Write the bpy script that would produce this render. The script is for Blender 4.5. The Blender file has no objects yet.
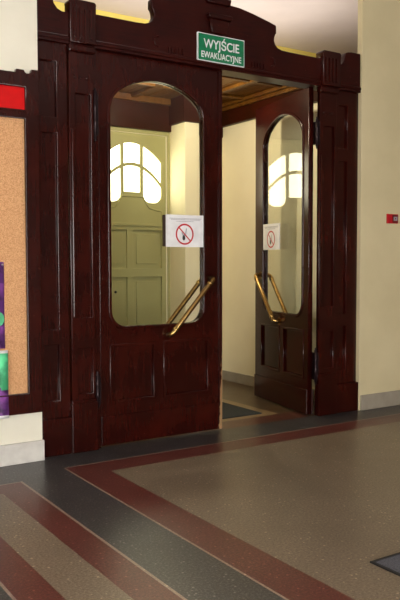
import bpy, bmesh, math, random
from mathutils import Vector, Matrix
random.seed(7)
sc = bpy.context.scene
COL = sc.collection
PI = math.pi

# ---------------------------------------------------------------- materials
def lin(c):
    return tuple(((v/255)/12.92 if v/255 <= .04045 else ((v/255+.055)/1.055)**2.4) for v in c)+(1,)

def new_mat(name):
    m = bpy.data.materials.new(name); m.use_nodes = True
    nt = m.node_tree; b = nt.nodes['Principled BSDF']
    return m, nt, b

def N(nt, t, **kw):
    n = nt.nodes.new(t)
    for k, v in kw.items(): setattr(n, k, v)
    return n

def coords(nt, scale=(1, 1, 1)):
    tc = N(nt, 'ShaderNodeTexCoord'); mp = N(nt, 'ShaderNodeMapping')
    nt.links.new(tc.outputs['Object'], mp.inputs['Vector']); mp.inputs['Scale'].default_value = scale
    return mp.outputs['Vector']

def ramp(nt, fac, stops):
    r = N(nt, 'ShaderNodeValToRGB')
    while len(r.color_ramp.elements) < len(stops): r.color_ramp.elements.new(.5)
    for e, (p, c) in zip(r.color_ramp.elements, stops): e.position = p; e.color = c
    nt.links.new(fac, r.inputs['Fac']); return r.outputs['Color']

def mix(nt, fac, a, b):
    m = N(nt, 'ShaderNodeMix', data_type='RGBA')
    for s, v in ((0, fac), (6, a), (7, b)):
        if isinstance(v, (float, int)): m.inputs[s].default_value = v
        elif isinstance(v, tuple): m.inputs[s].default_value = v
        else: nt.links.new(v, m.inputs[s])
    return m.outputs[2]

def noise(nt, vec, scale, detail=4, rough=.5):
    n = N(nt, 'ShaderNodeTexNoise'); n.inputs['Scale'].default_value = scale
    n.inputs['Detail'].default_value = detail; n.inputs['Roughness'].default_value = rough
    nt.links.new(vec, n.inputs['Vector']); return n.outputs['Fac']

def bump(nt, b, h, strength=.2, dist=.01):
    n = N(nt, 'ShaderNodeBump'); n.inputs['Strength'].default_value = strength; n.inputs['Distance'].default_value = dist
    nt.links.new(h, n.inputs['Height']); nt.links.new(n.outputs['Normal'], b.inputs['Normal'])

def m_wood(name, dark, light, rough=.2, horiz=False, worn=False, spec=.34):
    m, nt, b = new_mat(name)
    v = coords(nt, (3, 12, 40) if horiz else (40, 12, 2.2))
    f = noise(nt, v, 1.6, 6, .6)
    c = ramp(nt, f, [(.22, dark), (.8, light)])
    v2 = coords(nt, (1, 1, 1)); f2 = noise(nt, v2, 3.5, 3)
    c = mix(nt, ramp(nt, f2, [(.4, (0, 0, 0, 1)), (.75, (.5, .5, .5, 1))]), c, lin((66, 17, 8)))
    # small nicks and scuffs down to paler wood
    v3 = coords(nt, (1, 1, .45)); f3 = noise(nt, v3, 95, 2, .6)
    f4 = noise(nt, v2, 4.2, 2)
    sp = N(nt, 'ShaderNodeMath', operation='MULTIPLY')
    nt.links.new(ramp(nt, f3, [(.735, (0, 0, 0, 1)), (.76, (1, 1, 1, 1))]), sp.inputs[0])
    nt.links.new(ramp(nt, f4, [(.5, (0, 0, 0, 1)), (.6, (1, 1, 1, 1))]), sp.inputs[1])
    c = mix(nt, sp.outputs[0], c, lin((120, 82, 62)))
    if worn:
        # paint knocked off the lower part of the meeting edge
        tc = N(nt, 'ShaderNodeTexCoord'); sx = N(nt, 'ShaderNodeSeparateXYZ'); nt.links.new(tc.outputs['Object'], sx.inputs[0])
        def rng(sock, a, bb):
            r = N(nt, 'ShaderNodeMapRange'); r.inputs['From Min'].default_value = a; r.inputs['From Max'].default_value = bb
            nt.links.new(sock, r.inputs['Value']); return r.outputs['Result']
        ex = rng(sx.outputs['X'], 1.02, 1.06); ez = rng(sx.outputs['Z'], .85, .10)
        nn = noise(nt, coords(nt, (1, 1, .5)), 34, 3, .65)
        a1 = N(nt, 'ShaderNodeMath', operation='MULTIPLY'); nt.links.new(ex, a1.inputs[0]); nt.links.new(ez, a1.inputs[1])
        a2 = N(nt, 'ShaderNodeMath', operation='ADD'); nt.links.new(a1.outputs[0], a2.inputs[0]); nt.links.new(nn, a2.inputs[1])
        c = mix(nt, ramp(nt, a2.outputs[0], [(.93, (0, 0, 0, 1)), (.96, (1, 1, 1, 1))]), c, lin((150, 118, 84)))
    nt.links.new(c, b.inputs['Base Color'])
    b.inputs['Roughness'].default_value = rough
    b.inputs['Specular IOR Level'].default_value = spec
    bump(nt, b, noise(nt, coords(nt, (14, 14, 3) if not horiz else (3, 14, 14)), 2.2, 2), .035, .01)
    return m

def m_paint(name, c1, c2=None, rough=.75, bs=.08, scale=2.2):
    m, nt, b = new_mat(name)
    v = coords(nt); f = noise(nt, v, scale, 5, .55)
    c2 = c2 or tuple(int(x*.93) for x in c1)
    nt.links.new(ramp(nt, f, [(.35, lin(c2)), (.65, lin(c1))]), b.inputs['Base Color'])
    b.inputs['Roughness'].default_value = rough
    bump(nt, b, noise(nt, v, 60, 4), bs, .004)
    return m

def m_terrazzo(name, base, specks, rough=.33, big=None):
    m, nt, b = new_mat(name)
    v = coords(nt)
    fine = noise(nt, v, 85, 3, .8)
    c = ramp(nt, fine, [(.36, lin(specks[0])), (.49, lin(base)), (.53, lin(base)), (.66, lin(specks[1]))])
    vo = N(nt, 'ShaderNodeTexVoronoi'); vo.inputs['Scale'].default_value = 24; nt.links.new(v, vo.inputs['Vector'])
    c = mix(nt, ramp(nt, vo.outputs['Distance'], [(.10, (1, 1, 1, 1)), (.15, (0, 0, 0, 1))]), c, lin(tuple(min(255, int(x*1.2)) for x in specks[1])))
    f = noise(nt, v, 1.7, 5, .6)
    c = mix(nt, ramp(nt, f, [(.3, (0, 0, 0, 1)), (.8, (.5, .5, .5, 1))]), c, lin(big or tuple(int(x*.72) for x in base)))
    nt.links.new(c, b.inputs['Base Color'])
    rr = ramp(nt, noise(nt, v, 5, 4), [(.3, (rough-.01,)*3+(1,)), (.7, (rough+.03,)*3+(1,))])
    nt.links.new(rr, b.inputs['Roughness'])
    b.inputs['Specular IOR Level'].default_value = .38
    return m

def m_plain(name, c, rough=.5, metal=0, spec=.5):
    m, nt, b = new_mat(name)
    v = coords(nt); f = noise(nt, v, 14, 3)
    nt.links.new(ramp(nt, f, [(.3, lin(tuple(int(x*.92) for x in c))), (.7, lin(c))]), b.inputs['Base Color'])
    b.inputs['Roughness'].default_value = rough; b.inputs['Metallic'].default_value = metal
    b.inputs['Specular IOR Level'].default_value = spec
    return m

def m_emit(name, c, s):
    m = bpy.data.materials.new(name); m.use_nodes = True; nt = m.node_tree; nt.nodes.clear()
    e = N(nt, 'ShaderNodeEmission'); e.inputs['Color'].default_value = c; e.inputs['Strength'].default_value = s
    o = N(nt, 'ShaderNodeOutputMaterial'); nt.links.new(e.outputs[0], o.inputs[0]); return m

def m_glass(name):
    m = bpy.data.materials.new(name); m.use_nodes = True; nt = m.node_tree; nt.nodes.clear()
    fr = N(nt, 'ShaderNodeFresnel'); fr.inputs['IOR'].default_value = 1.52
    ge = N(nt, 'ShaderNodeNewGeometry'); mr = N(nt, 'ShaderNodeMapRange')   # same reflectance on leaving the pane as on entering
    mr.inputs['To Min'].default_value = 1.52; mr.inputs['To Max'].default_value = 1/1.52
    nt.links.new(ge.outputs['Backfacing'], mr.inputs['Value']); nt.links.new(mr.outputs['Result'], fr.inputs['IOR'])
    t = N(nt, 'ShaderNodeBsdfTransparent'); t.inputs['Color'].default_value = (.97, .98, .955, 1)
    g = N(nt, 'ShaderNodeBsdfGlossy'); g.inputs['Roughness'].default_value = .012
    mx = N(nt, 'ShaderNodeMixShader'); o = N(nt, 'ShaderNodeOutputMaterial')
    nt.links.new(fr.outputs[0], mx.inputs[0]); nt.links.new(t.outputs[0], mx.inputs[1]); nt.links.new(g.outputs[0], mx.inputs[2])
    nt.links.new(mx.outputs[0], o.inputs[0]); return m

M = {}
M['wood'] = m_wood('mahogany_varnish', lin((25, 4, 3)), lin((47, 10, 6)))
M['wood_h'] = m_wood('mahogany_varnish_horizontal', lin((23, 4, 3)), lin((50, 9, 6)), horiz=True, rough=.36, spec=.22)
M['wood_worn'] = m_wood('mahogany_varnish_worn_edge', lin((26, 4, 3)), lin((48, 10, 6)), worn=True)
M['ceil_wood'] = m_wood('varnished_ceiling_boards', lin((70, 42, 12)), lin((122, 82, 28)), .3)
M['frieze'] = m_wood('frieze_wood', lin((32, 12, 3)), lin((58, 26, 8)), .4, True, spec=.15)
M['wall'] = m_paint('cream_wall_paint', (226, 222, 206), (218, 214, 197))
M['wall_r'] = m_paint('beige_wall_paint', (212, 199, 160), (204, 191, 152))
M['vest'] = m_paint('yellow_cream_wall_paint', (243, 235, 204), (238, 229, 198))
M['upper'] = m_paint('upper_wall_warm_light_tone', (244, 226, 122), (236, 218, 114))  # warm yellow light on the cream upper wall, put into its colour
M['hall_dark'] = m_paint('brown_hall_wall_paint', (132, 118, 98), (120, 106, 88))
M['green'] = m_paint('olive_green_gloss_paint', (166, 163, 114), (158, 155, 106), .5)
M['ceiling'] = m_paint('white_ceiling_paint', (216, 208, 208), (208, 200, 200), .85)
M['skirt'] = m_paint('stone_skirting', (206, 203, 196), (188, 184, 178), .5, .05, 9)
M['skirt_r'] = m_paint('grey_skirting', (158, 149, 134), (146, 137, 122), .5, .05, 9)
M['brass'] = m_plain('brass', (182, 148, 92), .26, 1)
M['iron'] = m_plain('dark_iron', (40, 26, 30), .35, .6)
M['glass'] = m_glass('window_glass')
M['white'] = m_plain('white_plastic', (232, 232, 234), .45)
M['signgreen'] = m_plain('sign_green', (6, 118, 76), .45)
M['signred'] = m_plain('sign_red', (190, 22, 36), .45)
M['darkred'] = m_plain('dark_red', (110, 16, 18), .5)
M['black'] = m_plain('black_ink', (16, 16, 18), .5)
M['grey'] = m_plain('grey_ink', (150, 150, 158), .6)
M['mount'] = m_plain('dark_mount', (44, 26, 16), .5)
M['red_panel'] = m_plain('red_header_card', (206, 6, 8), .6, spec=.2)
M['metal'] = m_plain('steel_pin', (210, 210, 220), .3, 1)
# floor
M['f_field'] = m_terrazzo('terrazzo_field', (118, 104, 87), [(88, 76, 62), (150, 134, 114)], .36, (92, 80, 66))
M['f_red'] = m_terrazzo('terrazzo_red', (92, 46, 41), [(68, 32, 29), (124, 74, 66)])
M['f_char'] = m_terrazzo('terrazzo_charcoal', (60, 58, 59), [(34, 33, 35), (104, 101, 99)])
M['f_line'] = m_terrazzo('terrazzo_pale_strip', (146, 126, 112), [(120, 102, 90), (170, 150, 134)])
M['f_vest'] = m_terrazzo('terrazzo_vestibule', (84, 66, 44), [(60, 46, 32), (110, 90, 64)])
M['f_vred'] = m_terrazzo('terrazzo_vestibule_red', (84, 46, 36), [(60, 30, 26), (116, 76, 60)])
M['f_tan'] = m_terrazzo('terrazzo_tan', (140, 116, 80), [(110, 90, 60), (160, 136, 100)])
# cork
m, nt, b = new_mat('cork'); v = coords(nt)
f = noise(nt, v, 150, 3, .7); nt.links.new(ramp(nt, f, [(.3, lin((160, 110, 72))), (.5, lin((202, 152, 106))), (.7, lin((222, 176, 130)))]), b.inputs['Base Color'])
b.inputs['Roughness'].default_value = .9; bump(nt, b, f, .3, .003); M['cork'] = m
# rubber/carpet mats
def m_mat(name, c1, c2):
    m, nt, b = new_mat(name); v = coords(nt); f = noise(nt, v, 190, 3, .7)
    nt.links.new(ramp(nt, f, [(.3, lin(c1)), (.7, lin(c2))]), b.inputs['Base Color'])
    b.inputs['Roughness'].default_value = .95; bump(nt, b, f, .6, .006); return m
M['mat'] = m_mat('ribbed_grey_carpet', (52, 54, 62), (98, 98, 106))
M['mat_dark'] = m_mat('charcoal_carpet', (30, 34, 36), (58, 62, 60))
M['rubber'] = m_plain('black_rubber', (26, 24, 26), .7)
# pictures on the board: swirls of purple, one with green leaf shapes
def m_poster(name, a, bcol, c, s, off):
    m, nt, b = new_mat(name); tc = N(nt, 'ShaderNodeTexCoord'); mp = N(nt, 'ShaderNodeMapping')
    nt.links.new(tc.outputs['Object'], mp.inputs['Vector']); mp.inputs['Location'].default_value = off
    f = noise(nt, mp.outputs[0], s, 3, .5); f2 = noise(nt, mp.outputs[0], s*.55, 2, .4)
    col = ramp(nt, f, [(.35, lin(a)), (.5, lin(bcol)), (.62, lin(tuple(min(255, int(x*1.25)) for x in bcol)))])
    col = mix(nt, ramp(nt, f2, [(.53, (0, 0, 0, 1)), (.55, (1, 1, 1, 1))]), col, lin(c))
    nt.links.new(col, b.inputs['Base Color']); b.inputs['Roughness'].default_value = .45; return m
M['purple'] = m_poster('poster_purple_print', (62, 34, 78), (118, 64, 136), (104, 54, 128), 11, (3, 0, 1))
M['greenprint'] = m_poster('poster_green_print', (56, 140, 96), (84, 184, 132), (70, 168, 116), 9, (1, 0, 4))

# ---------------------------------------------------------------- geometry helpers
def link(name, me, mat, parent=None, loc=None):
    o = bpy.data.objects.new(name, me); COL.objects.link(o)
    if mat is not None:
        if len(me.materials): me.materials.clear()
        for mm in (mat if isinstance(mat, list) else [mat]): me.materials.append(mm)
    if parent is not None: o.parent = parent
    if loc is not None: o.location = loc
    return o

def tag(o, label=None, cat=None, group=None, kind=None):
    for k, v in (('label', label), ('category', cat), ('group', group), ('kind', kind)):
        if v: o[k] = v
    return o

def empty(name, loc=(0, 0, 0), rz=0, **kw):
    o = bpy.data.objects.new(name, None); COL.objects.link(o); o.location = loc; o.rotation_euler = (0, 0, rz)
    o.empty_display_size = .1
    return tag(o, **kw)

def rebase(o, loc):
    """put a single-mesh thing's origin at its base, geometry staying where it is"""
    o.data.transform(Matrix.Translation(-Vector(loc))); o.location = loc; return o

class G:
    """collects shapes of one part into one mesh"""
    def __init__(s, sx=1): s.bm = bmesh.new(); s.sx = sx
    def box(s, x0, x1, y0, y1, z0, z1, bev=0):
        t = bmesh.new(); bmesh.ops.create_cube(t, size=1)
        for v in t.verts:
            v.co = Vector((x0+(v.co.x+.5)*(x1-x0), y0+(v.co.y+.5)*(y1-y0), z0+(v.co.z+.5)*(z1-z0)))
        if bev: bmesh.ops.bevel(t, geom=t.edges[:], offset=bev, segments=2, affect='EDGES', profile=.6)
        return s.add(t)
    def add(s, t):
        me = bpy.data.meshes.new('tmp'); t.to_mesh(me); t.free(); s.bm.from_mesh(me); bpy.data.meshes.remove(me); return s
    def addme(s, me): s.bm.from_mesh(me); bpy.data.meshes.remove(me); return s
    def shape(s, outer, holes, y0, y1, bev=0):
        """flat outline in x-z (with holes) given thickness from y0 (front) to y1 (back), edges rounded by bev"""
        cu = bpy.data.curves.new('t', 'CURVE'); cu.dimensions = '2D'; cu.fill_mode = 'BOTH'
        for pts in [outer]+holes:
            sp = cu.splines.new('POLY'); sp.points.add(len(pts)-1)
            for p, (x, z) in zip(sp.points, pts): p.co = (x, z, 0, 1)
            sp.use_cyclic_u = True
        h = (y1-y0)/2
        cu.extrude = h-bev; cu.bevel_depth = bev; cu.bevel_resolution = 2; cu.offset = -bev
        o = bpy.data.objects.new('t', cu); COL.objects.link(o)
        dg = bpy.context.evaluated_depsgraph_get(); me = bpy.data.meshes.new_from_object(o.evaluated_get(dg))
        bpy.data.objects.remove(o); bpy.data.curves.remove(cu)
        yc = (y0+y1)/2
        for v in me.vertices: v.co = Vector((v.co.x, yc-v.co.z, v.co.y))
        me.materials.clear()
        return s.addme(me)
    def tube(s, pts, r, seg=14, caps=True):
        cu = bpy.data.curves.new('t', 'CURVE'); cu.dimensions = '3D'
        sp = cu.splines.new('POLY'); sp.points.add(len(pts)-1)
        for p, q in zip(sp.points, pts): p.co = (*q, 1)
        cu.bevel_depth = r; cu.bevel_resolution = seg//4; cu.use_fill_caps = caps
        o = bpy.data.objects.new('t', cu); COL.objects.link(o)
        dg = bpy.context.evaluated_depsgraph_get(); me = bpy.data.meshes.new_from_object(o.evaluated_get(dg))
        bpy.data.objects.remove(o); bpy.data.curves.remove(cu); me.materials.clear()
        for p in me.polygons: p.use_smooth = True
        return s.addme(me)
    def lathe(s, prof, origin, axis='z', seg=20):
        """prof: list of (radius, height) turned about an axis through origin"""
        t = bmesh.new(); rings = []
        for r, h in prof:
            ring = []
            for i in range(seg):
                a = 2*PI*i/seg; p = (r*math.cos(a), r*math.sin(a), h)
                if axis == 'y': p = (p[0], -p[2], p[1])
                ring.append(t.verts.new(Vector(p)+Vector(origin)))
            rings.append(ring)
        for a, bb in zip(rings, rings[1:]):
            for i in range(seg): t.faces.new((a[i], a[(i+1) % seg], bb[(i+1) % seg], bb[i]))
        t.faces.new(rings[0]); t.faces.new(rings[-1])
        for f in t.faces: f.smooth = len(f.verts) == 4
        return s.add(t)
    def obj(s, name, mat, parent=None, loc=None):
        if s.sx < 0:
            for v in s.bm.verts: v.co.x *= -1
        bmesh.ops.remove_doubles(s.bm, verts=s.bm.verts, dist=1e-5)
        bmesh.ops.recalc_face_normals(s.bm, faces=s.bm.faces)
        me = bpy.data.meshes.new(name); s.bm.to_mesh(me); s.bm.free()
        return link(name, me, mat, parent, loc)

def rect(x0, x1, z0, z1): return [(x0, z0), (x1, z0), (x1, z1), (x0, z1)]
def arc(cx, cz, r, a0, a1, n=8, rz=None):
    rz = rz or r
    return [(cx+r*math.cos(math.radians(a0+(a1-a0)*i/n)), cz+rz*math.sin(math.radians(a0+(a1-a0)*i/n))) for i in range(n+1)]
def inset(pts, d):
    """offset a closed counter-clockwise outline inwards by d"""
    out = []; n = len(pts)
    for i in range(n):
        a, b, c = Vector(pts[i-1]), Vector(pts[i]), Vector(pts[(i+1) % n])
        e1 = (b-a); e2 = (c-b)
        if e1.length < 1e-6 or e2.length < 1e-6: continue
        e1.normalize(); e2.normalize(); n1 = Vector((-e1.y, e1.x)); n2 = Vector((-e2.y, e2.x))
        k = n1+n2; k = k/max(.3, k.length_squared)*2
        out.append(tuple(b+k*d))
    return out

# ---------------------------------------------------------------- layout constants
HX0, HX1, HY0 = -5.0, 6.0, -8.6      # the hall
YW = -.075                             # face of the hall walls either side of the screen
YR = -.06
ZC = 3.918                             # ceiling
YB = 2.15                             # back wall of the vestibule
SX = 2.540                             # side wall of the vestibule

# ---------------------------------------------------------------- floor
xs = sorted({HX0, -2.03, -1.865, -1.70, -1.685, -1.352, -1.338, -1.173, -.945, -.78, -.765, -.437, -.425, -.205, 1.727, 1.846, SX, HX1, 2.43, -.49})
ys = sorted({HY0, -.665, -.58, -.5, -.49, -.362, -.35, .0, .235, .322, 1.95, YB, YB+.2})
mats = ['f_field', 'f_red', 'f_char', 'f_line', 'f_vest', 'f_vred', 'f_tan']
def fmat(x, y):
    if y > 0:
        if x < 1.846 and y > .235 and (x > 1.727 or y < .322): return 6
        if y < .235: return 5
        return 4
    if x > -.437:
        if y > -.35: return 2
        if x < -.425 or y > -.362: return 3
        if x < -.205 or y > -.58: return 1
        return 0
    if x > -.765: return 2
    if y > -.49: return 2
    if x < -1.352:
        if x > -1.685: return 2
        if x > -1.70 or y > -.5: return 3
        if x > -1.865 or y > -.665: return 1
        return 0
    if x > -.78 or x < -1.338 or y > -.5: return 3
    if x > -.945 or x < -1.173 or y > -.665: return 1
    return 0
bm = bmesh.new(); vg = {}
for i, x in enumerate(xs):
    for j, y in enumerate(ys): vg[i, j] = bm.verts.new((x, y, 0))
for i in range(len(xs)-1):
    for j in range(len(ys)-1):
        f = bm.faces.new((vg[i, j], vg[i+1, j], vg[i+1, j+1], vg[i, j+1]))
        f.material_index = fmat((xs[i]+xs[i+1])/2, (ys[j]+ys[j+1])/2)
r = bmesh.ops.extrude_face_region(bm, geom=bm.faces[:]); bmesh.ops.translate(bm, verts=[e for e in r['geom'] if isinstance(e, bmesh.types.BMVert)], vec=(0, 0, -.1))
bmesh.ops.recalc_face_normals(bm, faces=bm.faces)
me = bpy.data.meshes.new('floor'); bm.to_mesh(me); bm.free()
tag(link('floor', me, [M[k] for k in mats]), kind='structure')

# ---------------------------------------------------------------- shell
def S(name, g, mat, parent=None): return tag(g.obj(name, mat, parent), kind='structure')
S('ceiling', G().box(HX0-.2, HX1+.2, HY0-.2, YB+.2, ZC, ZC+.15), M['ceiling'])
S('wall_left', G().box(HX0, -.472, YW, .0, 0, ZC, .004), M['wall'])
S('wall_right', G().box(SX, HX1, YR, .0, 0, ZC, .004), M['wall_r'])
S('wall_side', G().box(SX, SX+.15, .0, YB, 0, 3.12), M['vest'])
S('wall_side_left', G().box(-.64, -.49, .0, YB, 0, 3.12), M['vest'])
GX0, GX1, GZ = 1.04, 1.83, 2.715      # green door opening in the back wall
gb = G(); gb.shape(rect(-.64, SX+.15, 0, 3.12), [rect(GX0, GX1, .0005, GZ)[:], ], YB, YB+.15)
S('wall_back', gb, [M['vest']])
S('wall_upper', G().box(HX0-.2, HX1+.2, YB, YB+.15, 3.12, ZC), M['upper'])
S('wall_upper_left', G().box(HX0-.2, HX0, .0, YB, 3.12, ZC), M['wall'])
S('wall_upper_right', G().box(HX1, HX1+.2, .0, YB, 3.12, ZC), M['wall'])
S('ceiling', G().box(HX0, -.64, .0, YB, 3.06, 3.12).box(SX+.15, HX1, .0, YB, 3.06, 3.12), M['ceiling'])
S('baseboard_left', G().box(HX0+.02, -.468, YW-.028, YW, 0, .14, .006), M['skirt'])
S('baseboard_right', G().box(SX+.012, HX1-.02, YR-.018, YR, 0, .14, .006), M['skirt_r'])
S('baseboard_side', G().box(SX-.02, SX, .02, YB, 0, .11, .004), M['skirt_r'])
# the far ends of the hall, with its windows
W = [(-4.6, -3.2), (-2.7, -1.3), (-.8, .6)]
S('wall_south', G().shape(rect(HX0-.2, HX1+.2, 0, ZC), [rect(a, b, .4, 2.6) for a, b in W], HY0-.2, HY0), M['hall_dark'])
WL = [(-4.4, -3.1)]
g = G(); g.shape(rect(HY0, .0, 0, ZC), [rect(a, b, .4, 2.6) for a, b in WL], -.1, .1)
for v in g.bm.verts: v.co = Vector((HX0-.1+v.co.y, v.co.x, v.co.z))
S('wall_west', g, M['wall'])
S('wall_east', G().box(HX1, HX1+.2, HY0, .0, 0, ZC), M['hall_dark'])
DAY = m_emit('daylit_frosted_panes', (1, .975, .93, 1), 20.0)
def hall_window(i, a, b, south):
    e = empty('window_%d' % i, ((a+b)/2, HY0, .4) if south else (HX0, (a+b)/2, .4), 0 if south else PI/2, kind='structure')
    w = (b-a)/2; s = 1 if south else 1
    y0, y1 = (-.12, -.06)
    if not south: y0, y1 = .06, .12
    g = G(); g.shape(rect(-w, w, 0, 2.2), [rect(-w+.06, -.03, .06, 1.45), rect(.03, w-.06, .06, 1.45), rect(-w+.06, -.03, 1.51, 2.14), rect(.03, w-.06, 1.51, 2.14)], y0, y1)
    g.obj('window_frame', M['white'], e)
    G().box(-w+.05, w-.05, (y0+y1)/2-.004, (y0+y1)/2+.004, .05, 2.15).obj('pane', DAY, e)
for i, (a, b) in enumerate(W): hall_window(i+2, a, b, True)
for i, (a, b) in enumerate(WL): hall_window(i+5, a, b, False)

# pier beside the green door
PX0, PX1, PY = 1.859, 2.034, 1.820
S('wall_pier', G().box(PX0, PX1, PY, YB, 0, 2.822, .004), M['vest'])

# ---------------------------------------------------------------- green door with fanlight
gd = empty('door_3', ((GX0+GX1)/2, YB, 0), 0, kind='structure')
GC = 1.417-(GX0+GX1)/2    # fanlight axis, local
fr = G(); hw = (GX1-GX0)/2
fan = []
def topz(x): return 2.613-1.5*x*x
def midz(x): return 2.39-1.7*x*x
def pane(x0, x1, lo, hi, rb=.0, n=10):
    """outline, counter-clockwise: bottom (rounded by rb), then the curved top"""
    p = []
    if rb:
        p += arc(x0+rb, lo+rb, rb, 180, 270, 6)+arc(x1-rb, lo+rb, rb, 270, 360, 6)
    else:
        p += [(x0+(x1-x0)*i/n, lo(x0+(x1-x0)*i/n) if callable(lo) else lo) for i in range(n+1)]
    p += [(x1+(x0-x1)*i/n, hi(x1+(x0-x1)*i/n)) for i in range(n+1)]
    return p
shift = lambda pts: [(x+GC, z) for x, z in pts]
mu = lambda x: midz(x)+.018
md = lambda x: midz(x)-.018
sh = .085
lights = [pane(-.098, .098, mu, topz), pane(.134, .355, mu, topz), pane(-.355, -.134, mu, topz),
          pane(-.098, .098, 2.096, md), pane(.134, .355, 1.99, md, sh), pane(-.355, -.134, 1.99, md, sh)]
lights = [shift(p) for p in lights]
pan = [rect(x0, x1, a, b) for a, b in ((1.285, 1.694), (.636, 1.19), (.16, .52)) for x0, x1 in ((-.365, -.085), (-.012, .338))]
fr.shape(rect(-hw, hw, .01, GZ), lights+pan, .02, .07, .006)
fr.obj('leaf', M['green'], gd)
g = G()
for p in pan:
    g.shape(p, [], .045, .065); g.shape(inset(p, .045), [], .034, .05, .005)
g.obj('panel', M['green'], gd)
g = G()   # raised moulding that follows the foot of the fanlight
mo = shift([(-.40, 1.78), (-.40, 1.90), (-.31, 1.905), (-.20, 1.93), (-.15, 2.0), (-.13, 2.05), (.13, 2.05), (.15, 2.0), (.20, 1.93), (.31, 1.905), (.36, 1.90), (.36, 1.78)])
for a, bb in zip(mo, mo[1:]): g.tube([(a[0], .018, a[1]), (bb[0], .018, bb[1])], .008, 8)
g.box(-hw, hw, .006, .02, 1.735, 1.765, .004)
g.obj('moulding', M['green'], gd)
FAN = m_emit('daylit_fanlight_panes', (1, .93, .66, 1), 8.0)
for p in lights:
    G().shape([(x, z) for x, z in p], [], .046, .05).obj('pane', FAN, gd)
G().lathe([(.0, 0), (.014, 0), (.014, .008), (.0, .012)][1:3]+[(.004, .014)], (-.228, .02, 1.035), 'y').obj('keyhole_cover', M['black'], gd)
# green painted surround of the door: top board and side boards standing just proud of the wall
S('trim_1', G().box(GX1, PX0, YB-.012, YB, 0, 2.76).box(.75, GX0, YB-.012, YB, 0, 2.76).box(GX0, GX1, YB-.012, YB, GZ, 2.76), M['green'])
S('wall_floor_sill', G().box(GX0, GX1, YB+.08, YB+.15, -.0, .012), M['f_char'])

# ---------------------------------------------------------------- wooden ceiling of the vestibule and its frieze
g = G()
for i in range(22):
    x0 = -.49+i*.136
    g.box(x0+.003, min(x0+.133, SX), .26, YB, 3.10, 3.115, .002)
g.box(-.49, SX, .26, YB, 3.112, 3.12)
cw = empty('ceiling', (1, 1.2, 3.1), kind='structure')
def into(g, name, mat, par):
    o = g.obj(name, mat); o.parent = par; o.matrix_parent_inverse = Matrix.Translation(-par.location); return o
into(g, 'ceiling_boards', M['ceil_wood'], cw)
g = G()
for x in (-.2, .55, 1.35, 2.02): g.box(x, x+.07, .26, YB, 3.065, 3.10, .01)
for y in (.9, 1.55): g.box(-.49, SX, y, y+.06, 3.072, 3.10, .01)
into(g, 'rib', M['ceil_wood'], cw)
fz = empty('trim_2', (1, YB, 2.85), kind='structure')
g = G().box(-.49, SX, YB-.05, YB, 2.755, 3.10, .006).box(SX-.05, SX, .26, YB-.05, 2.866, 3.10, .006).box(-.49, -.44, .26, YB-.05, 2.866, 3.10, .006)
g.box(PX0-.03, PX1+.02, PY-.03, YB-.05, 2.823, 3.10, .006)
into(g, 'frieze_board', M['frieze'], fz)
g = G().box(SX-.09, SX-.05, .26, YB-.05, 3.02, 3.06, .012).box(SX-.12, SX-.05, .26, YB-.05, 3.06, 3.10, .012).box(-.49, SX, YB-.09, YB-.05, 3.03, 3.10, .012)
into(g, 'cornice_moulding', M['ceil_wood'], fz)

# ---------------------------------------------------------------- the carved door surround
ds = empty('wooden_portal', (1, 0, 0), label='tall dark mahogany door surround with a carved arched crest, built into the wide wall opening', cat='door surround')
def D(g, name, mat='wood', par=ds):
    o = g.obj(name, M[mat]); o.parent = par
    o.matrix_parent_inverse = Matrix.Translation(-ds.location); return o
def sub(g, name, mat, par):
    o = g.obj(name, M[mat]); o.parent = par; return o
cx = 1.0
right = [(0, 3.385), (.11, 3.380), (.112, 3.357), (.215, 3.352), (.35, 3.330), (.50, 3.298), (.575, 3.278), (.583, 3.270), (.583, 3.212),
         (.572, 3.20), (.563, 3.172), (.562, 3.15), (.574, 3.122), (.60, 3.10), (.64, 3.088), (.72, 3.085), (1.22, 3.085),
         (1.265, 3.06), (1.285, 3.062), (1.315, 3.075), (1.34, 3.105), (1.35, 3.14), (1.357, 3.172), (1.385, 3.183), (1.43, 3.19), (1.487, 3.19)]
crest = [(cx+x, z) for x, z in right]
crest = [(cx-x, z) for x, z in reversed(right[1:])] + crest
crest[0] = (cx-1.47, 3.19); crest[-1] = (cx+1.538, 3.19)
crest = crest + [(cx+1.538, 2.895), (cx-1.47, 2.895)]
crest.reverse()
cr = D(G().shape(crest, [], -.045, .02, .008), 'crest', 'wood_h')
# clip of the right end against the wall is unnecessary: it runs behind the wall's edge
g = G().box(-.47, 2.538, -.058, .02, 2.868, 2.895, .008).box(-.47, 2.538, -.05, .10, 2.848, 2.87, .005)
D(g, 'transom_moulding', 'wood_h')
D(G().box(-.47, 2.538, .02, .25, 2.89, 3.07, .006), 'transom_beam', 'wood_h')
# a row of small flutes either side of the exit sign and the sunk field lines of the crest
for x0 in (.555, 1.325):
    for k in range(5): sub(G().box(x0+k*.03, x0+k*.03+.014, -.056, -.044, 2.905, 2.95, .003), 'flute', 'wood_h', cr)
g = G().tube([(cx-.53, -.047, 2.94+.0)]+[(cx-.53-.035*math.sin(a*.3), -.049, 2.975-.035*math.cos(a*.3)) for a in range(0, 12)], .006, 8)
sub(g, 'scroll', 'wood_h', cr)
g = G().tube([(cx+.53, -.047, 2.94+.0)]+[(cx+.53+.035*math.sin(a*.3), -.049, 2.975-.035*math.cos(a*.3)) for a in range(0, 12)], .006, 8)
sub(g, 'scroll', 'wood_h', cr)
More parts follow.
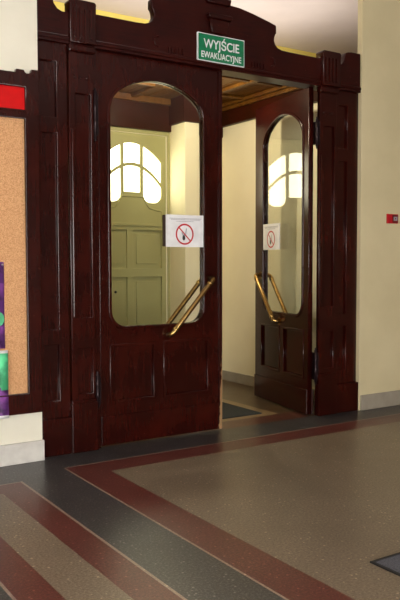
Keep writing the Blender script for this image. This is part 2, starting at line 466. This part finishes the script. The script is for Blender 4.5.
# keystone
ks = D(G().shape([(.885, 3.235), (.90, 3.215), (1.10, 3.215), (1.115, 3.235), (1.10, 3.252), (.90, 3.252)], [], -.095, -.04, .006)
  .shape([(.93, 3.11), (1.07, 3.11), (1.09, 3.215), (.91, 3.215)], [], -.075, -.04, .008)
  .shape([(.895, 3.335), (1.105, 3.335), (1.115, 3.385), (.885, 3.385)], [], -.075, -.03, .008), 'keystone', 'wood_h')

def pilaster(x0, x1):
    w = x1-x0
    g = G(); fl = .035
    g.shape(rect(x0, x1, .37, 2.85), [rect(x0+.05, x1-.026, .42, .74), rect(x0+.05, x1-.026, .96, 2.52)], -.04, -.004, .007)
    g.box(x0+.01, x1-.01, -.02, -.004, .02, 2.85)
    p = D(g, 'pilaster')
    g = G()
    g.box(x0+.014, x0+.036, -.052, -.035, .96, 2.27, .007)
    g.box(x0+fl+.01, x1-fl-.01, -.032, -.02, .78, .92, .004)
    sub(g, 'bead', 'wood', p)
    g = G(); g.box(x0-.008, x1+.006, -.062, -.002, .004, .355, .006); g.box(x0-.004, x1+.003, -.055, -.002, .35, .375, .006)
    sub(g, 'plinth', 'wood', p)
    # fluted block on top, with a rounded head
    g = G()
    prof = [(x0-.004, 2.855), (x1+.002, 2.855), (x1+.004, 3.115)]+arc(x1-.016, 3.125, .022, 0, 90, 5)+arc(x0+.016, 3.125, .022, 90, 180, 5)+[(x0-.004, 3.115)]
    g.shape(prof, [], -.085, .012, .006)
    for k in range(4): g.box(x0+.022+k*.04, x0+.040+k*.04, -.094, -.08, 2.885, 3.09, .004)
    for k in range(3): sub(G().lathe([(.012, 0), (.011, .006), (.004, .010)], (x0+.045+k*.045, -.04, 2.63), 'y', 12), 'carved_stud', 'wood', p)
    g.box(x0-.004, x1+.004, -.066, .0, 2.80, 2.85, .01)
    sub(g, 'capital', 'wood', p)
pilaster(-.238, -.05)
pilaster(2.064, 2.262)
D(G().box(-.055, -.003, -.012, .05, .0, 2.85, .003), 'jamb')
D(G().box(-.055, .012, .047, .10, .0, 2.85, .003), 'jamb')
def side_panel(x0, x1, hx0, hx1):
    H = [(.385, .775), (.885, 2.235), (2.345, 2.72)]
    g = G(); g.shape(rect(x0, x1, .26, 2.87), [rect(hx0, hx1, a, b) for a, b in H], -.022, .02, .006)
    g.box(x0, x1, .02, .06, .0, 2.87)
    p = D(g, 'side_panel')
    g = G()
    for a, b in H: g.shape(rect(hx0, hx1, a, b), [], .0, .018); 
    sub(g, 'panel', 'wood', p)
    g = G(); g.box(x0, x1, -.052, .02, .004, .262, .006)
    sub(g, 'plinth', 'wood', p)
side_panel(-.47, -.24, -.438, -.322)
side_panel(2.264, 2.538, 2.305, 2.405)

# ---------------------------------------------------------------- the two glazed leaves
T = .046
def leaf(name, hinge, rz, sx, w, label, gx0, gx1, woodmat):
    e = empty(name, hinge, rz, kind='structure')
    def P(g, n, mat, par=None):
        return g.obj(n, mat, par or e)
    opening = (arc(gx0+.13, .868+.13, .13, 180, 270, 8)+arc(gx1-.13, .868+.13, .13, 270, 360, 8)
               + arc(gx1-.21, 2.44, .21, 0, 62, 8, .20))
    ax0, ax1 = gx0+.21, gx1-.21
    xr = gx1-.21+.21*math.cos(math.radians(62)); zr = 2.44+.20*math.sin(math.radians(62))
    xl = gx0+.21-.21*math.cos(math.radians(62))
    n = 12
    mid = [(xr+(xl-xr)*i/n, zr+.085*math.sin(PI*i/n)**.8) for i in range(1, n)]
    opening = opening+mid+arc(gx0+.21, 2.44, .21, 118, 180, 8, .20)
    mx = (gx0+gx1)/2
    ph = [rect(.090, .448, .33, .738), rect(.542, .937, .33, .738)] if w > 1.04 else [rect(.085, .45, .33, .738), rect(.535, .90, .33, .738)]
    z0, z1 = .012, 2.85
    g = G(sx); g.shape(rect(0, w, z0, z1), [opening]+ph, 0, T, .006)
    P(g, 'frame', woodmat)
    # lower panels and the bead round each
    for p in ph:
        g = G(sx); g.shape(inset(p, -.004), [], .016, .032)
        pn = P(g, 'panel', woodmat)
        g = G(sx); g.shape(inset(p, -.014), [inset(p, .008)], -.006, .014, .005); P(g, 'panel_moulding', woodmat, pn)
        g = G(sx); g.shape(inset(p, -.012), [inset(p, .008)], T-.014, T+.006, .005); P(g, 'panel_moulding', woodmat, pn)
    g = G(sx); g.box(.002, w-.002, -.010, .004, z0, .228, .005)
    g.box(.0, w-.002, T-.004, T+.008, z0, .228, .005)
    P(g, 'kick_board', woodmat)
    # glass with beads
    gl = G(sx); gl.shape(inset(opening, -.012), [], .020, .026); go = P(gl, 'glass', M['glass'])
    for y0, y1 in ((-.008, .018), (.028, T+.008)):
        g = G(sx); g.shape(inset(opening, -.016), [inset(opening, .010)], y0, y1, .006); P(g, 'glazing_bead', woodmat, go)
    # meeting-edge strip
    if w > 1.04:
        g = G(sx); g.box(w-.022, w+.012, -.012, .004, z0, z1, .004); P(g, 'cover_strip', woodmat)
    # slanting push bars, one each side
    xl_, zl, xh, zh = (.568, .797, .955, 1.222) if w > 1.04 else (.53, .797, .920, 1.222)
    for f, y in ((-1, 0.0), (1, T)):
        yo = y+f*.058
        b = G(sx)
        d = Vector((xh-xl_, 0, zh-zl)).normalized()
        A = Vector((xl_, 0, zl)); B = Vector((xh, 0, zh))
        def q(v, yy): return (v.x, yy, v.z)
        pts = [q(A, y+f*.004), q(A, y+f*.03), q(A+d*.004, y+f*.045), q(A+d*.014, y+f*.055), q(A+d*.03, yo)]
        pts += [q(B-d*.03, yo), q(B-d*.014, y+f*.055), q(B-d*.004, y+f*.045), q(B, y+f*.03), q(B, y+f*.004)]
        b.tube(pts, .0195, 16)
        bar = P(b, 'push_bar', M['brass'])
        for c, s_ in ((A, 1), (B, -1)):
            k = G(sx); k.lathe([(.038, 0), (.038, .008), (.032, .016), (.024, .024)], (0, 0, 0), 'y', 20)
            for v in k.bm.verts:
                v.co.y *= -f*-1 if f < 0 else -1
                v.co += Vector((c.x, y, c.z))
            # collar on the bar
            cc = c+d*s_*.052
            k.tube([q(cc-d*.012, yo), q(cc+d*.012, yo)], .0232, 16)
            P(k, 'bar_end', M['brass'], bar)
    # long knuckled hinges
    for zc_, L in (((2.385, .165), (.43, .12)) if w > 1.04 else ((2.455, .115), (.44, .14))):
        h = G(sx); yk, xk = (-.048, -.044) if w > 1.04 else (.056, -.040)
        pr = [(.003, -L-.022), (.010, -L-.014), (.006, -L-.004), (.0125, -L), (.0125, -L/3), (.0135, -L/3+.003), (.0125, -L/3+.006), (.0125, L/3), (.0135, L/3+.003), (.0125, L/3+.006), (.0125, L), (.006, L+.004), (.010, L+.014), (.003, L+.022)]
        h.lathe(pr, (xk, yk, zc_), 'z', 16)
        if w > 1.04: h.box(xk, -.02, yk-.002, yk+.012, zc_-L*.85, zc_+L*.85, .002)
        else:
            h.box(-.040, .012, T+.001, .056, zc_-L*.85, zc_+L*.85, .002); h.box(-.046, -.036, .05, .082, zc_-L*.85, zc_+L*.85, .002)
        P(h, 'hinge', M['iron'])
    return e
d1 = leaf('door_1', (0, 0, 0), 0, 1, 1.055, '', .086, .902, M['wood_worn'])
ANG = 100.9
d2 = leaf('door_2', (1.995, .02, 0), math.radians(-ANG), -1, 1.035, '', .100, .868, M['wood'])
tag(d1, 'closed left mahogany leaf with tall glass, chipped along its lower right edge', 'door')
tag(d2, 'right mahogany leaf standing open inwards, its glass reflecting the fanlight', 'door')
tag(gd, 'olive green panelled door with bright arched fanlight, seen through the closed left leaf', 'door')

# ---------------------------------------------------------------- text helper
def text_me(s, h, depth=.0008):
    cu = bpy.data.curves.new('t', 'FONT'); cu.body = s; cu.size = 1; cu.extrude = 0; cu.align_x = 'CENTER'; cu.offset = .018
    o = bpy.data.objects.new('t', cu); COL.objects.link(o); dg = bpy.context.evaluated_depsgraph_get()
    me = bpy.data.meshes.new_from_object(o.evaluated_get(dg)); bpy.data.objects.remove(o); bpy.data.curves.remove(cu); me.materials.clear()
    return me
def text(s, cx_, cz, w, h, y, name, mat, par):
    me = text_me(s, h)
    X = [v.co.x for v in me.vertices]; 
    base = text_me('W', h); BH = max(v.co.y for v in base.vertices); bpy.data.meshes.remove(base)
    sxx = w/(max(X)-min(X)); sz = h/BH; xm = (max(X)+min(X))/2
    for v in me.vertices: v.co = Vector((cx_+(v.co.x-xm)*sxx, y, cz-h/2+v.co.y*sz))
    return link(name, me, mat, par)

# exit sign on the crest
es = empty('exit_sign', (1.022, -.0625, 2.886), label='green and white exit sign fixed on the crest above the doors, lettered WYJŚCIE EWAKUACYJNE', cat='sign')
G().box(-.22, .22, -.004, .012, 0, .210, .002).obj('sign_plate', M['white'], es)
gf = G().box(-.213, .213, -.006, -.003, .007, .203).obj('green_field', M['signgreen'], es)
text('WYJŚCIE', 0, .135, .335, .066, -.0068, 'lettering', M['white'], gf)
text('EWAKUACYJNE', 0, .050, .375, .046, -.0068, 'lettering', M['white'], gf)
# two little standoff screws' worth of block between the sign and the crest
for x in (-.15, .15): G().box(x-.01, x+.01, .012, .017, .08, .13).obj('bracket', M['black'], es)

# no smoking signs
def ring(g, cx_, cz, r0, r1, y, sq=1):
    t = bmesh.new(); n = 40; a = []; b = []
    for i in range(n):
        c, s_ = math.cos(2*PI*i/n), math.sin(2*PI*i/n)
        a.append(t.verts.new((cx_+r0*c, y, cz+r0*s_))); b.append(t.verts.new((cx_+r1*c, y, cz+r1*s_)))
    for i in range(n): t.faces.new((a[i], a[(i+1) % n], b[(i+1) % n], b[i]))
    g.add(t)
def quad(g, p, y):
    t = bmesh.new(); t.faces.new([t.verts.new((x, y, z)) for x, z in p]); g.add(t)
def nosmoke(name, par_loc, rz, w, h, label, flip):
    e = empty(name, par_loc, rz, label=label, cat='sign', group=None)
    G().box(-w/2-.018, w/2-.03, -.0185, -.0, .004, h-.004).obj('backing_block', M['mount'], e)
    sp_ = G().box(-w/2, w/2, -.024, -.0185, 0, h, .0015)
    sp_ = sp_.obj('sign_plate', M['white'], e)
    y = -.0246; cxx, cz, R = -w*.01, h*.40, h*.33
    g = G(); ring(g, cxx, cz, R*.84, R, y)
    d = R*.62; t = .007
    quad(g, [(cxx-d-t, cz+d), (cxx-d, cz+d+t), (cxx+d+t, cz-d), (cxx+d, cz-d-t)], y-.0002)
    g.obj('prohibition_ring', M['signred'], sp_)
    g = G()
    t_ = bmesh.new(); n = 20
    vs = []
    for i in range(n):
        a = 2*PI*i/n; rr = .017*(1+.55*max(0, math.sin(a))**3)
        vs.append(t_.verts.new((cxx-.008+rr*.75*math.cos(a), y+.0001, cz-.030+rr*math.sin(a))))
    t_.faces.new(vs); g.add(t_); g.obj('cigarette_butt', M['black'], sp_)
    g = G()
    quad(g, [(cxx+.004, cz+.0), (cxx+.012, cz-.002), (cxx+.02, cz+.045), (cxx+.012, cz+.045)], y+.0001)
    quad(g, [(cxx-.03, cz+.012), (cxx-.022, cz+.016), (cxx-.008, cz-.012), (cxx-.014, cz-.014)], y+.0001)
    g.obj('smoke_lines', M['grey'], sp_)
    g = G(); random.seed(3)
    for zz, m0 in ((h*.885, .03), (h*.85, .045), (h*.80, .09)):
        x = -w/2+m0
        while x < w/2-m0:
            l = random.uniform(.008, .022); quad(g, [(x, zz-.0022), (min(x+l, w/2-m0+.01), zz-.0022), (min(x+l, w/2-m0+.01), zz+.0022), (x, zz+.0022)], y); x += l+.005
    g.obj('small_print', M['grey'], sp_)
    return e
nosmoke('no_smoking_sign', (.705, 0-.010, 1.464), 0, .337, .245, 'white no smoking sign with a dark backing, on the glass of the closed left leaf', 1)
th = math.radians(-ANG); sx_ = -.635
nosmoke('no_smoking_sign', (2.0+sx_*math.cos(th)+(-.012)*-math.sin(th), .02+sx_*math.sin(th)+(-.012)*math.cos(th), 1.464), th, .33, .245,
        'white no smoking sign on the glass of the open right leaf, seen at a slant', -1)

# small red sign on the right wall
rs = empty('alarm_sign', (2.941, YR, 1.702), label='small red sign with a pale square symbol, alone on the beige wall to the right', cat='sign')
G().box(-.075, .068, -.014, 0, 0, .086, .002).obj('sign_plate', M['signred'], rs)
G().box(-.010, .064, -.0155, -.0135, .006, .080).obj('dark_field', M['darkred'], rs)
g = G(); g.shape(rect(.004, .052, .026, .062), [rect(.020, .036, .037, .051)], -.0175, -.0155); g.obj('symbol', M['grey'], rs)

# ---------------------------------------------------------------- notice board
nb = empty('notice_board', (-1.7, YW, .338), label='cork notice board in dark wooden frame with red strip on top, at left edge', cat='notice board')
def Q(g, n, mat, par=nb):
    for v in g.bm.verts: v.co -= Vector((-1.7, YW, .338))
    return g.obj(n, M[mat], par)
bx0, bx1 = -2.9, -.484
top = [(bx1, .338), (bx1, 2.61), (-.49, 2.618), (-.530, 2.618), (-.535, 2.598), (-.548, 2.590), (-.567, 2.588), (-.579, 2.598), (-.584, 2.610), (-.634, 2.610), (-.639, 2.588), (-2.745, 2.588),
       (-2.75, 2.600), (-2.80, 2.600), (-2.81, 2.59), (-2.83, 2.58), (-2.85, 2.59), (-2.86, 2.608), (bx0, 2.608), (bx0, .338)]
top.reverse()
g = G(); g.shape(top, [rect(-2.8, -.577, 2.350, 2.497), rect(-2.8, -.582, .474, 2.294)], YW-.045, YW, .006)
g.box(-2.8, -.58, YW-.05, YW-.043, 2.335, 2.344, .003)
nf = Q(g, 'frame', 'wood')
g = G(); g.shape(rect(-2.8, -.574, .467, 2.30), [rect(-2.79, -.585, .478, 2.289)], YW-.052, YW-.035, .005); Q(g, 'inner_bead', 'wood', nf)
Q(G().box(-2.82, -.56, YW-.022, YW, .46, 2.31), 'cork_panel', 'cork')
Q(G().box(-2.82, -.56, YW-.022, YW, 2.34, 2.51), 'header_strip', 'red_panel')

# posters pinned to the board: slightly curling sheets with thickness
def sheet(x0, x1, z0, z1, mat, y, curl=.0, nx=10, nz=24, thick=.0012, split=None):
    bm = bmesh.new(); V = {}
    for i in range(nx+1):
        for j in range(nz+1):
            u, w = i/nx, j/nz; yy = y-.004*math.sin(w*7+u*2)*(1-w)-curl*(1-w)**4
            V[i, j] = bm.verts.new((x0+(x1-x0)*u+.006*(1-w)*0, yy, z0+(z1-z0)*w))
    for i in range(nx):
        for j in range(nz):
            f = bm.faces.new((V[i, j], V[i+1, j], V[i+1, j+1], V[i, j+1]))
            f.smooth = True
            if split: f.material_index = split((i+.5)/nx, (j+.5)/nz)
    r = bmesh.ops.extrude_face_region(bm, geom=bm.faces[:]); bmesh.ops.translate(bm, verts=[e for e in r['geom'] if isinstance(e, bmesh.types.BMVert)], vec=(0, thick, 0))
    bmesh.ops.recalc_face_normals(bm, faces=bm.faces)
    me = bpy.data.meshes.new('poster'); bm.to_mesh(me); bm.free(); return me
p1 = empty('poster', (-1.05, YW-.024, .80), label='purple poster pinned on the cork with a silver tack at its corner', cat='poster')
me = sheet(-1.4, -.733, .785, 1.352, M['purple'], YW-.027); me.transform(Matrix.Translation((1.05, -YW+.024, -.80))); link('sheet', me, M['purple'], p1)
g = G().shape([(x-.785+1.05, z+.98-.80) for x, z in arc(0, 0, .048, 0, 360, 15, .052)[:-1]], [], -.0105, -.0065); g.obj('green_leaf_shape', M['greenprint'], p1)
g = G().lathe([(.007, 0), (.009, .004), (.005, .009), (.001, .010)], (-.745+1.05, -.007, 1.334-.80), 'y', 12); g.obj('tack', M['metal'], p1)
p2 = empty('poster', (-1.05, YW-.048, .35), label='green and purple poster with white top edge, overlapping the board\'s lower frame', cat='poster')
def spl(u, w):
    z = w
    if z > .955: return 2
    if z < .035: return 2
    if z > .35 + .10*math.sin(u*9): return 1
    return 0
me = sheet(-1.4, -.722, .326, .775, None, YW-.0508, .001, 14, 46, .0012, spl); me.transform(Matrix.Translation((1.05, -YW+.048, -.35)))
link('sheet', me, [M['purple'], M['greenprint'], M['white']], p2)

# ---------------------------------------------------------------- mats
e = empty('floor_mat', (.55, -2.95, 0), label='grey mat with dark rubber edge on the open hall floor, at the lower right corner', cat='mat')
ox, oy = .55, -2.95
g = G(); g.shape([(.112-ox, -3.25-oy), (1.05-ox, -3.25-oy), (1.05-ox, -2.553-oy), (.112-ox, -2.553-oy)], [[(.128-ox, -3.23-oy), (1.03-ox, -3.23-oy), (1.03-ox, -2.571-oy), (.128-ox, -2.571-oy)]], -.008, 0, .002)
for v in g.bm.verts: v.co = Vector((v.co.x, v.co.z, -v.co.y))
g.obj('edging', M['rubber'], e)
G().box(.126-ox, 1.032-ox, -3.232-oy, -2.569-oy, .0, .007).obj('pile', M['mat'], e)
e = empty('entrance_mat', (1.1, 1.1, 0), label='charcoal entrance mat inside the doorway, between the two mahogany leaves', cat='mat')
G().box(.2-1.1, 1.727-1.1, .322-1.1, 1.6-1.1, .0, .008, .003).obj('pile', M['mat_dark'], e)

# ---------------------------------------------------------------- lights
def area(name, loc, rot, sx_, sy_, power, col):
    l = bpy.data.lights.new(name, 'AREA'); l.shape = 'RECTANGLE'; l.size = sx_; l.size_y = sy_; l.energy = power; l.color = col
    o = bpy.data.objects.new(name, l); COL.objects.link(o); o.location = loc; o.rotation_euler = rot; return o
# unseen light added above the vestibule roof to brighten the ceiling there
area('vestibule_roof_fill', (1.6, 1.15, 3.14), (math.radians(180), 0, 0), 3.0, 1.3, 25, (1, .90, .78))
# fill light added under the vestibule ceiling, no fitting, to brighten its walls
l = bpy.data.lights.new('vestibule_fill', 'POINT'); l.energy = 52; l.color = (1, .86, .6); l.shadow_soft_size = .05
o = bpy.data.objects.new('vestibule_fill', l); COL.objects.link(o); o.location = (1.25, .95, 2.98)

w = bpy.data.worlds.new('World'); sc.world = w; w.use_nodes = True
w.node_tree.nodes['Background'].inputs[0].default_value = (.8, .9, 1, 1); w.node_tree.nodes['Background'].inputs[1].default_value = .6

# ---------------------------------------------------------------- camera
F, PITCH, YAW, ROLL = 743.34, math.radians(2.928), math.radians(32.963), math.radians(-.109)
f0 = Vector((math.sin(YAW), math.cos(YAW), 0)); r_ = Vector((math.cos(YAW), -math.sin(YAW), 0)); u_ = Vector((0, 0, 1))
f_ = f0*math.cos(PITCH)-u_*math.sin(PITCH); up_ = u_*math.cos(PITCH)+f0*math.sin(PITCH)
r2 = r_*math.cos(ROLL)+up_*math.sin(ROLL); u2 = up_*math.cos(ROLL)-r_*math.sin(ROLL)
cam = bpy.data.cameras.new('Camera'); co = bpy.data.objects.new('Camera', cam); COL.objects.link(co); sc.camera = co
mw = Matrix.Identity(4)
for i in range(3): mw[i][0] = r2[i]; mw[i][1] = u2[i]; mw[i][2] = -f_[i]
mw[0][3], mw[1][3], mw[2][3] = -2.305, -4.884, 1.35
co.matrix_world = mw
cam.sensor_fit = 'VERTICAL'; cam.sensor_height = 24; cam.lens = 24*F/600; cam.clip_start = .05

sc.view_settings.view_transform = 'Standard'; sc.view_settings.look = 'None'; sc.view_settings.gamma = 1; sc.view_settings.use_curve_mapping = False
sc.view_settings.exposure = 0.12
sc.cycles.use_denoising = True
sc.cycles.max_bounces = 10; sc.cycles.diffuse_bounces = 5; sc.cycles.glossy_bounces = 5; sc.cycles.transparent_max_bounces = 16
sc.cycles.sample_clamp_indirect = 8; sc.cycles.caustics_reflective = False; sc.cycles.caustics_refractive = False
